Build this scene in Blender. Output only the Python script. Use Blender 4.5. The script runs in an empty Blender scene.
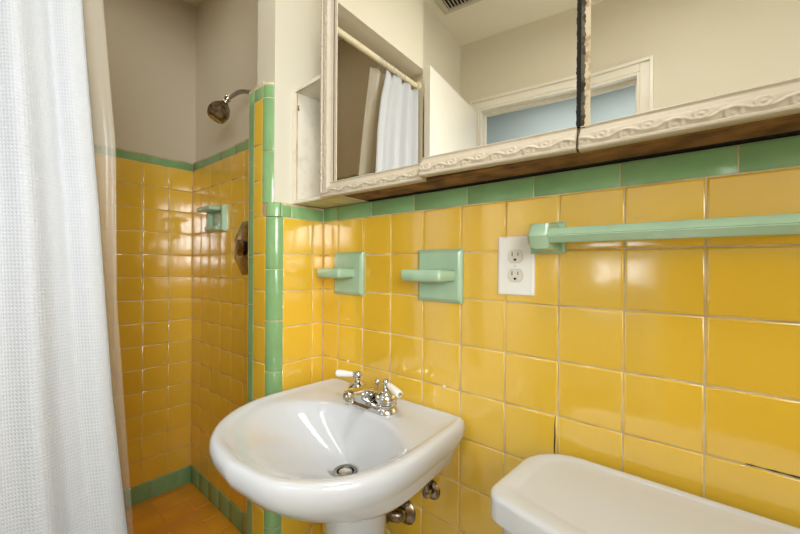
import bpy, bmesh, math, random
from math import sin, cos, pi, radians, sqrt, exp, floor
from mathutils import Vector, Matrix
random.seed(7)
SC = bpy.context.scene
COL = SC.collection

# ------------------------------------------------------------------ camera
CAM = Vector((0.9413, -0.731, 1.107)); YAW, PITCH, ROLL, FPX = 0.7025, -0.0017, 0.0066, 363.7
f_ = Vector((-sin(YAW)*cos(PITCH), cos(YAW)*cos(PITCH), sin(PITCH)))
r_ = Vector((cos(YAW), sin(YAW), 0)); u_ = r_.cross(f_)
r2 = cos(ROLL)*r_ + sin(ROLL)*u_; u2 = -sin(ROLL)*r_ + cos(ROLL)*u_
cd = bpy.data.cameras.new('camera'); cam = bpy.data.objects.new('camera', cd); COL.objects.link(cam)
cam.matrix_world = Matrix(((r2.x, u2.x, -f_.x, CAM.x), (r2.y, u2.y, -f_.y, CAM.y), (r2.z, u2.z, -f_.z, CAM.z), (0, 0, 0, 1)))
cd.sensor_width = 36.0; cd.lens = FPX/800*36.0; cd.clip_start = 0.02
SC.camera = cam

# ------------------------------------------------------------------ world, exposure, lights
W = bpy.data.worlds.new('world'); SC.world = W; W.use_nodes = True
W.node_tree.nodes['Background'].inputs[0].default_value = (0.75, 0.86, 1.0, 1)
W.node_tree.nodes['Background'].inputs[1].default_value = 1.0
vs = SC.view_settings
vs.view_transform = 'Standard'; vs.look = 'None'; vs.gamma = 1; vs.use_curve_mapping = False
vs.exposure = 0.25

CEIL_Z = 2.44
WINDOW_POWER = 3.5
SHOWER_POWER = 0.85
FILL_POWER = 3.6
HALL_POWER = 17.0
LAMP_POWER = 7.0
CEIL_POWER = 1.0

def area(name, loc, rot, sx, sy, power, color):
    l = bpy.data.lights.new(name, 'AREA'); l.shape = 'RECTANGLE'; l.size = sx; l.size_y = sy
    l.energy = power; l.color = color
    o = bpy.data.objects.new(name, l); COL.objects.link(o); o.location = loc; o.rotation_euler = rot
    return o
# daylight entering through the bathroom window (right wall)
area('daylight_bathroom_window', (1.93, -1.08, 1.40), (0, radians(90), 0), 0.98, 0.74, WINDOW_POWER, (0.84, 0.93, 1.0))
area('hall_fill_light', (0.45, -2.35, 2.72), (0, 0, 0), 0.9, 0.9, HALL_POWER, (0.90, 0.95, 1.0))  # added overhead fill to brighten the hall walls, no fixture behind it
area('ceiling_panel_light', (0.78, -0.62, CEIL_Z-.062), (0, 0, 0), 0.34, 0.34, LAMP_POWER, (0.97, 0.97, 0.96))

area('shower_fill_light', (-.60, -.40, CEIL_Z-.034), (0, 0, 0), 0.16, 0.16, SHOWER_POWER, (1.0, 0.95, 0.84))  # added to lift the dark shower, no lamp is known there
# added soft fill with no window or lamp behind it, aimed towards the shower
fl_ = area('room_end_fill', (1.42, -1.10, 1.45), (0, 0, 0), 0.55, 0.55, FILL_POWER, (0.93, 0.96, 1.0))
fl_.rotation_euler = (Vector((-0.9, -0.12, 1.15))-fl_.location).to_track_quat('-Z', 'Y').to_euler()
fl_.data.spread = radians(85)

# ------------------------------------------------------------------ helpers
def link(o, parent=None):
    COL.objects.link(o)
    if parent: o.parent = parent
    return o
def obj(name, bm, mat, parent=None, smooth=True, loc=None, rz=0.0, angle=40):
    bmesh.ops.recalc_face_normals(bm, faces=bm.faces[:])
    me = bpy.data.meshes.new(name); bm.to_mesh(me); bm.free()
    mats = mat if isinstance(mat, (list, tuple)) else [mat]
    for m in mats: me.materials.append(m)
    if smooth:
        for p in me.polygons: p.use_smooth = True
        if angle: 
            try: me.set_sharp_from_angle(angle=radians(angle))
            except Exception: pass
    o = bpy.data.objects.new(name, me); link(o, parent)
    if loc is not None: o.location = loc
    o.rotation_euler.z = rz
    return o
def thing(name, label, cat, loc=(0, 0, 0), group=None, rz=0.0):
    o = bpy.data.objects.new(name, None); COL.objects.link(o); o.empty_display_size = 0.05
    o.location = loc; o.rotation_euler.z = rz
    o['label'] = label; o['category'] = cat
    if group: o['group'] = group
    return o
def tag(o, label=None, cat=None, group=None, kind=None):
    if label: o['label'] = label
    if cat: o['category'] = cat
    if group: o['group'] = group
    if kind: o['kind'] = kind
    return o
def struct(name, bm, mat, label, cat, **k):
    o = obj(name, bm, mat, None, **k); return tag(o, label, cat, kind='structure')
def NB(): return bmesh.new()
def box(bm, x0, x1, y0, y1, z0, z1, bev=0.0, seg=2, mi=0):
    vs_ = [bm.verts.new(p) for p in ((x0,y0,z0),(x1,y0,z0),(x1,y1,z0),(x0,y1,z0),(x0,y0,z1),(x1,y0,z1),(x1,y1,z1),(x0,y1,z1))]
    fs = [bm.faces.new([vs_[i] for i in q]) for q in ((0,3,2,1),(4,5,6,7),(0,1,5,4),(1,2,6,5),(2,3,7,6),(3,0,4,7))]
    for f in fs: f.material_index = mi
    if bev > 0:
        es = list({e for f in fs for e in f.edges})
        r = bmesh.ops.bevel(bm, geom=es, offset=bev, segments=seg, affect='EDGES', profile=0.5)
        for f in r['faces']: f.material_index = mi
    return bm
def loft(bm, rings, closed=True, cap0=False, cap1=False, mi=0):
    vr = [[bm.verts.new(p) for p in r] for r in rings]
    n = len(vr[0])
    for a, b in zip(vr[:-1], vr[1:]):
        for i in range(n if closed else n-1):
            j = (i+1) % n
            f = bm.faces.new((a[i], a[j], b[j], b[i])); f.material_index = mi
    if cap0: bm.faces.new(vr[0]).material_index = mi
    if cap1: bm.faces.new(vr[-1]).material_index = mi
    return vr
def lathe(bm, prof, origin=(0,0,0), axis=(0,0,1), n=32, mi=0):
    """prof: list of (radius, height along axis)."""
    ax = Vector(axis).normalized(); t = Vector((1,0,0)) if abs(ax.x) < .9 else Vector((0,1,0))
    e1 = ax.cross(t).normalized(); e2 = ax.cross(e1)
    O = Vector(origin)
    rings = [[O + ax*h + (e1*cos(2*pi*i/n) + e2*sin(2*pi*i/n))*max(r, 1e-5) for i in range(n)] for r, h in prof]
    loft(bm, rings, True, True, True, mi)
    return bm
def spline(pts, sub=8):
    P = [Vector(p) for p in pts]; P = [P[0]*2-P[1]] + P + [P[-1]*2-P[-2]]
    out = []
    for i in range(1, len(P)-2):
        for k in range(sub):
            t = k/sub; a, b, c, d = P[i-1], P[i], P[i+1], P[i+2]
            out.append(0.5*((2*b)+(c-a)*t+(2*a-5*b+4*c-d)*t*t+(3*b-a-3*c+d)*t**3))
    out.append(P[-2]); return out
def tube(bm, pts, rad, n=16, mi=0, caps=True, squash=None):
    """pts list of Vectors, rad float or list"""
    P = [Vector(p) for p in pts]
    R = rad if isinstance(rad, (list, tuple)) else [rad]*len(P)
    T = [(P[min(i+1, len(P)-1)]-P[max(i-1, 0)]).normalized() for i in range(len(P))]
    up = Vector((0,0,1)) if abs(T[0].z) < .95 else Vector((1,0,0))
    e1 = T[0].cross(up).normalized(); rings = []
    for i in range(len(P)):
        e1 = (e1 - T[i]*e1.dot(T[i])).normalized(); e2 = T[i].cross(e1)
        s = squash[i] if squash else 1.0
        rings.append([P[i] + e1*cos(2*pi*k/n)*R[i] + e2*sin(2*pi*k/n)*R[i]*s for k in range(n)])
    loft(bm, rings, True, caps, caps, mi)
    return bm
def prism(bm, poly, x0, x1, axis='x', mi=0):
    """extrude a polygon given as (a,b) along an axis: x -> (y,z), y -> (x,z), z -> (x,y)"""
    def P(a, b, t):
        return {'x': (t, a, b), 'y': (a, t, b), 'z': (a, b, t)}[axis]
    A = [bm.verts.new(P(a, b, x0)) for a, b in poly]; B = [bm.verts.new(P(a, b, x1)) for a, b in poly]
    n = len(poly); fs = []
    for i in range(n):
        j = (i+1) % n; fs.append(bm.faces.new((A[i], A[j], B[j], B[i])))
    fs.append(bm.faces.new(A[::-1])); fs.append(bm.faces.new(B))
    for f in fs: f.material_index = mi
    return bm

# ------------------------------------------------------------------ materials
def srgb(r, g, b):
    c = lambda v: (v/255/12.92) if v/255 <= .04045 else ((v/255+.055)/1.055)**2.4
    return (c(r), c(g), c(b), 1)
def mat(name, col, rough=.5, ior=1.5, metal=0.0, spec=.5, bump=None, var=None, coat=0.0, island=None, trans=0.0, emit=None, emit_s=0.0, alpha=None):
    m = bpy.data.materials.new(name); m.use_nodes = True; nt = m.node_tree; N = nt.nodes; L = nt.links
    b = N['Principled BSDF']
    b.inputs['Base Color'].default_value = col; b.inputs['Roughness'].default_value = rough
    b.inputs['Metallic'].default_value = metal; b.inputs['Specular IOR Level'].default_value = spec
    b.inputs['Coat Weight'].default_value = coat; b.inputs['IOR'].default_value = ior
    b.inputs['Transmission Weight'].default_value = trans
    if emit: b.inputs['Emission Color'].default_value = emit; b.inputs['Emission Strength'].default_value = emit_s
    tc = N.new('ShaderNodeTexCoord')
    colsock = None
    if var:   # (scale, second colour, lo, hi)
        nz = N.new('ShaderNodeTexNoise'); nz.inputs['Scale'].default_value = var[0]; nz.inputs['Detail'].default_value = 5
        L.new(tc.outputs['Object'], nz.inputs['Vector'])
        mr = N.new('ShaderNodeMapRange'); mr.inputs[1].default_value = var[2]; mr.inputs[2].default_value = var[3]
        L.new(nz.outputs['Fac'], mr.inputs[0])
        mx = N.new('ShaderNodeMix'); mx.data_type = 'RGBA'
        mx.inputs[6].default_value = col; mx.inputs[7].default_value = var[1]
        L.new(mr.outputs[0], mx.inputs[0]); colsock = mx.outputs[2]
    if island:  # per piece variation amount
        g = N.new('ShaderNodeNewGeometry'); hs = N.new('ShaderNodeHueSaturation')
        mv = N.new('ShaderNodeMapRange'); mv.inputs[3].default_value = 1-island; mv.inputs[4].default_value = 1+island
        L.new(g.outputs['Random Per Island'], mv.inputs[0]); L.new(mv.outputs[0], hs.inputs['Value'])
        hs.inputs['Color'].default_value = col
        if colsock: L.new(colsock, hs.inputs['Color'])
        colsock = hs.outputs[0]
    if colsock: L.new(colsock, b.inputs['Base Color'])
    if bump:  # (scale, strength, distance)
        nb = N.new('ShaderNodeTexNoise'); nb.inputs['Scale'].default_value = bump[0]; nb.inputs['Detail'].default_value = 3
        L.new(tc.outputs['Object'], nb.inputs['Vector'])
        bp = N.new('ShaderNodeBump'); bp.inputs['Strength'].default_value = bump[1]; bp.inputs['Distance'].default_value = bump[2]
        L.new(nb.outputs['Fac'], bp.inputs['Height']); L.new(bp.outputs[0], b.inputs['Normal'])
    return m

M = {}
M['tile'] = mat('glazed_yellow_tile', srgb(240, 197, 66), .13, ior=2.1, bump=(9, .12, .01), island=.035, var=(2.2, srgb(237, 190, 56), .4, .65))
M['green'] = mat('glazed_green_tile', srgb(138, 178, 122), .13, bump=(14, .12, .01), island=.05, var=(9, srgb(128, 168, 112), .4, .65))
M['green_fix'] = mat('glazed_green_ceramic', srgb(174, 204, 172), .16, bump=(22, .1, .005), var=(14, srgb(166, 196, 164), .4, .65))
M['grout'] = mat('grout', srgb(220, 203, 164), .85, bump=(300, .3, .001), var=(12, srgb(176, 150, 106), .42, .68))
M['flgrout'] = mat('floor_grout', srgb(214, 150, 48), .8)
M['caulk'] = mat('caulk', srgb(238, 232, 210), .6)
M['crack'] = mat('dark_crack', srgb(58, 48, 38), .95)
M['paint'] = mat('cream_wall_paint', srgb(227, 220, 200), .55, bump=(60, .12, .002))
M['ceil'] = mat('ceiling_paint', srgb(244, 236, 216), .7, bump=(60, .12, .002))
M['shpaint'] = mat('shower_wall_paint', srgb(214, 202, 178), .5, bump=(60, .12, .002))
M['hall'] = mat('hall_paint', srgb(200, 208, 206), .7)
M['white_gloss'] = mat('white_gloss_paint', srgb(238, 233, 220), .3, bump=(40, .1, .002))
M['cab'] = mat('cabinet_paint', srgb(236, 229, 212), .38, bump=(50, .2, .002), var=(30, srgb(222, 212, 190), .5, .75))
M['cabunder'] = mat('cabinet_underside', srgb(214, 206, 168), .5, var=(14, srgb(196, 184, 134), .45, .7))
M['mold'] = mat('molding_paint', srgb(196, 184, 162), .42, bump=(160, .3, .0015), var=(60, srgb(188, 172, 144), .55, .8))
M['wood'] = mat('raw_brown_wood', srgb(150, 106, 58), .75, bump=(60, .4, .003), var=(18, srgb(92, 58, 30), .38, .68))
M['dark'] = mat('dark_gap', srgb(24, 20, 16), .9)
M['mirror'] = mat('mirror_silver', (0.90, 0.88, 0.82, 1), .0, metal=1.0)
M['greyedge'] = mat('mirror_edge_metal', srgb(112, 106, 92), .35, metal=.6, var=(80, srgb(70, 62, 50), .45, .6))
M['beigeedge'] = mat('bare_edge', srgb(206, 190, 158), .5, var=(90, srgb(160, 130, 96), .5, .7))
M['china'] = mat('white_vitreous_china', srgb(212, 214, 218), .08, spec=.55, coat=.3)
M['chrome'] = mat('chrome', (0.66, 0.65, 0.64, 1), .07, metal=1.0, var=(60, (0.62, 0.59, 0.54, 1), .5, .75))
M['oldchrome'] = mat('tarnished_chrome', (0.42, 0.36, 0.29, 1), .24, metal=1.0, var=(70, (0.20, 0.15, 0.10, 1), .42, .66), bump=(200, .3, .001))
M['drainmetal'] = mat('worn_drain_metal', (0.34, 0.33, 0.31, 1), .25, metal=1.0)
M['steel'] = mat('brushed_steel', (0.55, 0.53, 0.50, 1), .28, metal=1.0)
M['porc'] = mat('white_porcelain_lever', srgb(245, 243, 238), .12)
M['plate'] = mat('white_plastic', srgb(250, 248, 243), .32)
M['recept'] = mat('receptacle_plastic', srgb(232, 226, 212), .35)
M['black'] = mat('black_slot', srgb(16, 14, 12), .8)
M['rod'] = mat('cream_rod_enamel', srgb(226, 214, 182), .35)
M['ventm'] = mat('vent_paint', srgb(206, 198, 178), .5)
M['floor'] = mat('beige_floor_tile', srgb(214, 206, 186), .35, island=.03)
M['shfloor'] = mat('shower_floor_tile', srgb(236, 168, 40), .28, island=.04, bump=(9, .12, .01), var=(3, srgb(206, 138, 40), .4, .65))
M['pane'] = mat('frosted_window_pane', (0.9, 0.95, 1, 1), .4, emit=(0.85, 0.93, 1.0, 1), emit_s=2.0)
M['hallpane'] = mat('hall_window_pane', (0.9, 0.95, 1, 1), .4, emit=(0.88, 0.95, 1.0, 1), emit_s=3.5)
M['globe'] = mat('lamp_globe', (1, 1, 1, 1), .4, emit=(1.0, 0.90, 0.74, 1), emit_s=CEIL_POWER)

def fabric():
    m = bpy.data.materials.new('white_waffle_fabric'); m.use_nodes = True; nt = m.node_tree; N = nt.nodes; L = nt.links
    b = N['Principled BSDF']; b.inputs['Base Color'].default_value = srgb(218, 221, 226); b.inputs['Roughness'].default_value = .85
    b.inputs['Sheen Weight'].default_value = .15
    uv = N.new('ShaderNodeTexCoord'); sp = N.new('ShaderNodeSeparateXYZ'); L.new(uv.outputs['UV'], sp.inputs[0])
    outs = []
    for i in (0, 1):
        mu = N.new('ShaderNodeMath'); mu.operation = 'MULTIPLY'; mu.inputs[1].default_value = 2*pi/0.0070
        si = N.new('ShaderNodeMath'); si.operation = 'SINE'; ab = N.new('ShaderNodeMath'); ab.operation = 'ABSOLUTE'
        L.new(sp.outputs[i], mu.inputs[0]); L.new(mu.outputs[0], si.inputs[0]); outs.append(si)
    mx = N.new('ShaderNodeMath'); mx.operation = 'MAXIMUM'; L.new(outs[0].outputs[0], mx.inputs[0]); L.new(outs[1].outputs[0], mx.inputs[1])
    bp = N.new('ShaderNodeBump'); bp.inputs['Strength'].default_value = .45; bp.inputs['Distance'].default_value = .0012
    L.new(mx.outputs[0], bp.inputs['Height']); L.new(bp.outputs[0], b.inputs['Normal'])
    tr = N.new('ShaderNodeBsdfTranslucent'); tr.inputs[0].default_value = (.92, .92, .92, 1); L.new(bp.outputs[0], tr.inputs['Normal'])
    ms = N.new('ShaderNodeMixShader'); ms.inputs[0].default_value = .22
    L.new(b.outputs[0], ms.inputs[1]); L.new(tr.outputs[0], ms.inputs[2]); L.new(ms.outputs[0], N['Material Output'].inputs[0])
    return m
def plastic():
    m = bpy.data.materials.new('clear_liner_plastic'); m.use_nodes = True; nt = m.node_tree; N = nt.nodes; L = nt.links
    b = N['Principled BSDF']; b.inputs['Base Color'].default_value = srgb(245, 240, 226); b.inputs['Roughness'].default_value = .18
    tr = N.new('ShaderNodeBsdfTransparent'); tr.inputs[0].default_value = (.98, .96, .92, 1)
    ms = N.new('ShaderNodeMixShader'); ms.inputs[0].default_value = .19
    L.new(tr.outputs[0], ms.inputs[1]); L.new(b.outputs[0], ms.inputs[2]); L.new(ms.outputs[0], N['Material Output'].inputs[0])
    return m
M['fabric'] = fabric(); M['plastic'] = plastic()

# ------------------------------------------------------------------ tile builders
GAP = 0.0021
def tiles(name, parent, O, U, V, Nn, uc, vc, m, tilt=.0035, gap=GAP, h=.0013):
    O, U, V, Nn = Vector(O), Vector(U), Vector(V), Vector(Nn)
    bm = NB(); flip = U.cross(V).dot(Nn) < 0
    for a0, a1 in zip(uc[:-1], uc[1:]):
        for b0, b1 in zip(vc[:-1], vc[1:]):
            if a1 < a0: a0, a1 = a1, a0
            if b1 < b0: b0, b1 = b1, b0
            if a1-a0 < .006 or b1-b0 < .006: continue
            ta, tb = random.gauss(0, tilt), random.gauss(0, tilt)
            ca, cb = (a0+a1)/2, (b0+b1)/2
            prev = None; first = None
            for ins, dep in ((gap/2, -h-.001), (gap/2+.0002, -.0009), (gap/2+.0009, -.00025), (gap/2+.004, 0.0)):
                ring = []
                for (a, b) in ((a0+ins, b0+ins), (a1-ins, b0+ins), (a1-ins, b1-ins), (a0+ins, b1-ins)):
                    dd = dep + (((a-ca)*ta+(b-cb)*tb) if dep > -h else 0)
                    ring.append(bm.verts.new(O+U*a+V*b+Nn*dd))
                if prev:
                    for i in range(4):
                        j = (i+1) % 4; q = (prev[i], prev[j], ring[j], ring[i]); bm.faces.new(q[::-1] if flip else q)
                prev = ring
            bm.faces.new(prev[::-1] if flip else prev)
    bm2 = bm
    me = bpy.data.meshes.new(name); bm2.to_mesh(me); bm2.free(); me.materials.append(m)
    for p in me.polygons: p.use_smooth = True
    o = bpy.data.objects.new(name, me); link(o, parent); return o
def trim_prof(z0, z1, r=.014, back=.022):
    P = [(-.0025, z0+.001), (0, z0+.002)]
    for k in range(7):
        a = k/6*pi/2; P.append((-r+r*cos(a), z1-r+r*sin(a)))
    P.append((-back, z1)); P.append((-back, z0+.001)); return P
def trim_run(name, parent, path, z0, z1, breaks, m, r=.014, back=.022, gap=.0022):
    """path: list of ((x,y),(nx,ny)); breaks: path lengths where pieces split"""
    S = [0.0]
    for a, b in zip(path[:-1], path[1:]): S.append(S[-1]+sqrt((a[0][0]-b[0][0])**2+(a[0][1]-b[0][1])**2))
    def at(s):
        for i in range(len(S)-1):
            if s <= S[i+1]+1e-9:
                t = (s-S[i])/max(S[i+1]-S[i], 1e-9); a, b = path[i], path[i+1]
                n = Vector((a[1][0]*(1-t)+b[1][0]*t, a[1][1]*(1-t)+b[1][1]*t)).normalized()
                return (a[0][0]*(1-t)+b[0][0]*t, a[0][1]*(1-t)+b[0][1]*t), n
        return path[-1][0], Vector(path[-1][1])
    cuts = [0.0]+[b for b in breaks if 0.01 < b < S[-1]-.005]+[S[-1]]
    prof = trim_prof(z0, z1, r, back); bm = NB()
    for c0, c1 in zip(cuts[:-1], cuts[1:]):
        ss = [c0+gap/2, c0+gap/2+.0012]+[s for s in S if c0+.003 < s < c1-.003]+[c1-gap/2-.0012, c1-gap/2]
        rings = []
        for k, s in enumerate(ss):
            (x, y), n = at(s); e = .0008 if k in (0, len(ss)-1) else 0
            rings.append([(x+n.x*(d-e), y+n.y*(d-e), z) for d, z in prof])
        loft(bm, rings, True, True, True)
    return obj(name, bm, m, parent, angle=50)
def arc_path(cx, cy, r, a0, a1, n=8):
    return [((cx+r*cos(a0+(a1-a0)*k/n), cy+r*sin(a0+(a1-a0)*k/n)), (cos(a0+(a1-a0)*k/n), sin(a0+(a1-a0)*k/n))) for k in range(n+1)]
def bullnose(name, parent, cx, cy, r, a0, a1, zcuts, m):
    bm = NB(); n = 10
    for z0, z1 in zip(zcuts[:-1], zcuts[1:]):
        if z1-z0 < .004: continue
        rings = []
        for z, e in ((z0+.001, .0012), (z0+.0018, .0003), (z0+.004, 0), (z1-.004, 0), (z1-.0018, .0003), (z1-.001, .0012)):
            ring = [(cx+(r-e)*cos(a0+(a1-a0)*k/n), cy+(r-e)*sin(a0+(a1-a0)*k/n), z) for k in range(n+1)]
            ring.append((cx, cy, z)); rings.append(ring)
        loft(bm, rings, True, True, True)
    return obj(name, bm, m, parent, angle=50)

PV = .1067; ZL = 1.247; ZT = 1.2915      # tile pitch, bottom and top of the green border
ZROW = [ZL-PV*k for k in range(13)]; ZROW = [z for z in ZROW if z > -.045]+[-.05]
FL = -.05                                 # bathroom floor
ZS = 1.5838; ZST = 1.6276                 # shower: bottom and top of border
CEIL = 2.44
XS = -1.067; YE = -.94                    # shower back wall, end wall
XR = 1.95; YF = -1.52                     # right wall, front wall (with the door)

# ------------------------------------------------------------------ structure
bm = NB(); box(bm, -1.19, 2.05, .020, .12, -.1, CEIL)
wall_back = struct('wall_back', bm, M['paint'], 'cream painted wall above the yellow tile behind the sink', 'wall', smooth=False)
bm = NB(); box(bm, -.02, XR, .0012, .020, FL, ZT-.002); box(bm, -1.067, -.12, .0012, .020, -.02, ZST-.002)
obj('grout', bm, M['grout'], wall_back, smooth=False)
xc = [0.0]+[.0746+.108*k for k in range(18)]; xc = [x for x in xc if x < XR]+[XR]
tiles('yellow_tiles', wall_back, (0,0,0), (1,0,0), (0,0,1), (0,-1,0), xc, ZROW, M['tile'])
sb = [.3678, .521, .6727, .8232, .975]; sb = [.3678-.153*2, .3678-.153]+sb+[.975+.152*k for k in range(1, 7)]
trim_run('green_border_tiles', wall_back, [((0, 0), (0, -1)), ((XR, 0), (0, -1))], ZL, ZT, sb, M['green'], r=.006)
xsh = [XS+.108*k for k in range(9)]; xsh = [x for x in xsh if x < -.145]+[-.14]
zsh = [ZS-.107*k for k in range(15)]
t = tiles('shower_yellow_tiles', wall_back, (0,0,0), (1,0,0), (0,0,1), (0,-1,0), xsh, zsh, M['tile'])
trim_run('shower_border_tiles', wall_back, [((XS, 0), (0, -1)), ((-.14, 0), (0, -1))], ZS, ZST, [.152*k for k in range(1, 7)], M['green'])
trim_run('shower_base_tiles', wall_back, [((XS, -.003), (0, -1)), ((-.14, -.003), (0, -1))], .0, .0858, [.108*k for k in range(1, 9)], M['green'], r=.004)
# the missing grout and blobs of caulk on the wall
bm = NB()
pts = [(.7181, .8205), (.7172, .800), (.7176, .780), (.7168, .760), (.7166, .742)]
wd = [.0006, .0022, .0030, .0026, .0012]
A = [bm.verts.new((x-w/2, -.0004, z)) for (x, z), w in zip(pts, wd)]; B = [bm.verts.new((x+w/2, -.0004, z)) for (x, z), w in zip(pts, wd)]
C_ = [bm.verts.new((v.co.x, .004, v.co.z)) for v in A]; D_ = [bm.verts.new((v.co.x, .004, v.co.z)) for v in B]
for i in range(4):
    bm.faces.new((A[i], A[i+1], B[i+1], B[i])); bm.faces.new((A[i], A[i+1], C_[i+1], C_[i])); bm.faces.new((B[i], B[i+1], D_[i+1], D_[i]))
prev = None
for k in range(13):
    x = .985+.006*k; w = .0011+.0007*sin(k*1.7)+.0006*(k > 4); zc = .8228
    cur = [bm.verts.new((x, -.0004, zc-w/2)), bm.verts.new((x, -.0004, zc+w/2))]
    if prev: bm.faces.new((prev[0], cur[0], cur[1], prev[1]))
    prev = cur
obj('grout_crack', bm, M['crack'], wall_back, smooth=False)
for (x, z, r) in ((.4625, .8205, .0042), (.121, .8215, .0042)):
    bm = NB(); lathe(bm, [(r*1.1, 0), (r, .001), (r*.6, .002), (0, .0023)], (x, .0, z), (0, -1, 0), 14)
    obj('caulk_spot', bm, M['caulk'], wall_back)

# wall_left = partition stub + header over the shower opening + wall beside the open door
bm = NB()
box(bm, -.12, -.02, -.162, .02, -.1, CEIL); box(bm, -.12, -.02, -.875, -.162, 2.01, CEIL); box(bm, -.12, -.02, YF, -.875, -.1, CEIL)
wall_left = struct('wall_left', bm, M['paint'], 'cream painted partition wall with shower opening, green tiled end', 'wall', smooth=False)
bm = NB(); box(bm, -.03, -.0012, -.145, .02, FL, ZT-.002)
box(bm, -.105, -.035, -.1788, -.145, FL, ZL); box(bm, -.105, -.055, -.1788, -.145, ZL, 1.645)
box(bm, -.1388, -.12, -.145, 0, FL, ZST); 
lathe(bm, [(.0335, FL), (.0335, ZL)], (-.035, -.145, 0), (0,0,1), 24)
lathe(bm, [(.0335, ZL), (.0335, 1.64)], (-.055, -.145, 0), (0,0,1), 24)
box(bm, -.1388, -.105, -.1788, -.145, FL, 1.64)
obj('grout', bm, M['grout'], wall_left, angle=40)
tiles('yellow_tiles', wall_left, (0,0,0), (0,1,0), (0,0,1), (1,0,0), [-.145, -.042, 0], ZROW, M['tile'])
ze = [1.596, 1.4629, 1.3559, ZL+.002]
tiles('yellow_tiles', wall_left, (0,-.18,0), (1,0,0), (0,0,1), (0,-1,0), [-.105, -.0555], ze, M['tile'])
tiles('yellow_tiles', wall_left, (0,-.18,0), (1,0,0), (0,0,1), (0,-1,0), [-.105, -.035], [ZL+.002]+ZROW[1:], M['tile'])
tiles('yellow_tiles', wall_left, (-.14,0,0), (0,1,0), (0,0,1), (-1,0,0), [-.145, -.108, 0], zsh+[0], M['tile'])
bullnose('green_corner_tiles', wall_left, -.035, -.145, .035, 0, -pi/2, [1.2475, 1.0964, .9480, .8010, .652, .5, .35, .2, FL][::-1], M['green'])
bullnose('green_corner_tiles', wall_left, -.055, -.145, .035, 0, -pi/2, [ZT-.004, 1.4407, 1.596], M['green'])
bm = NB(); zc_ = [1.596, 1.4225, 1.2745, 1.1321, .9878, .8400, .69, .54, .39, .24, .09, FL]
for za, zb in zip(zc_[1:], zc_[:-1]):
    bb = NB(); P = [(-.106, -.18)]+[(-.132+.008*cos(-pi/2-pi/2*k/5), -.172+.008*sin(-pi/2-pi/2*k/5)) for k in range(6)]+[(-.14, -.146), (-.106, -.146)]
    prism(bm, P, za+.0011, zb-.0011, 'z'); bb.free()
obj('green_edge_tiles', bm, M['green'], wall_left, angle=50)
p = [((0, 0), (1, 0)), ((0, -.145), (1, 0))]+arc_path(-.035, -.145, .035, 0, -pi/2)[1:]
trim_run('green_border_tiles', wall_left, p, ZL, ZT, [.1164, .152], M['green'])
p = [((-.02, -.10), (1, 0)), ((-.02, -.145), (1, 0))]+arc_path(-.055, -.145, .035, 0, -pi/2)[1:]+arc_path(-.132, -.172, .008, -pi/2, -pi)+[((-.14, 0), (-1, 0))]
p = p[1:]
trim_run('green_cap_tiles', wall_left, p, 1.596, 1.648, [.055, .105], M['green'], r=.022, back=.034)

# shower alcove
bm = NB(); box(bm, XS-.12, XS-.02, YE-.1, .12, -.1, CEIL)
wall_sh = struct('wall_shower', bm, M['shpaint'], 'taupe painted wall above yellow tile at the far side of the shower', 'wall', smooth=False)
bm = NB(); box(bm, XS-.02, XS-.0012, YE, .02, -.02, ZST-.002); obj('grout', bm, M['grout'], wall_sh, smooth=False)
yc = [-.1065*k for k in range(9)]; yc = [y for y in yc if y > YE]+[YE]
tiles('yellow_tiles', wall_sh, (XS,0,0), (0,1,0), (0,0,1), (1,0,0), yc, zsh, M['tile'])
trim_run('green_border_tiles', wall_sh, [((XS, YE), (1, 0)), ((XS, 0), (1, 0))], ZS, ZST, [.12, .272, .424, .576, .728, .76], M['green'])
trim_run('green_base_tiles', wall_sh, [((XS+.003, YE), (1, 0)), ((XS+.003, 0), (1, 0))], .0, .0858, [.12+.108*k for k in range(8)], M['green'], r=.004)
bm = NB(); box(bm, XS-.02, -.12, YE-.1, YE-.02, -.1, CEIL)
wall_end = struct('wall_shower_end', bm, M['shpaint'], 'painted end wall of the shower hidden behind the curtain', 'wall', smooth=False)
bm = NB(); box(bm, XS, -.12, YE-.02, YE-.0012, -.02, ZST-.002); obj('grout', bm, M['grout'], wall_end, smooth=False)
tiles('yellow_tiles', wall_end, (0,YE,0), (1,0,0), (0,0,1), (0,1,0), [XS+.108*k for k in range(9)]+[-.12], [0]+zsh[::-1], M['tile'])
trim_run('green_border_tiles', wall_end, [((-.12, YE), (0, 1)), ((XS, YE), (0, 1))], ZS, ZST, [.152*k for k in range(1, 7)], M['green'])
bm = NB(); box(bm, -.1395, -.005, -.875, -.18, FL, .095, .008)
cb = struct('trim_1', bm, M['green'], 'green tiled shower kerb under the curtain', 'kerb')
bm = NB(); box(bm, XS-.02, -.12, YE-.02, .02, -.1, -.0012)
fl2 = struct('floor_shower', bm, M['flgrout'], 'orange yellow tiled shower floor', 'floor', smooth=False)
tiles('floor_tiles', fl2, (0,0,0), (1,0,0), (0,1,0), (0,0,1), [XS+.03]+[XS+.03+.108*k for k in range(1, 9)]+[-.14], [YE+.108*k for k in range(9)]+[-.003], M['shfloor'])

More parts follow.
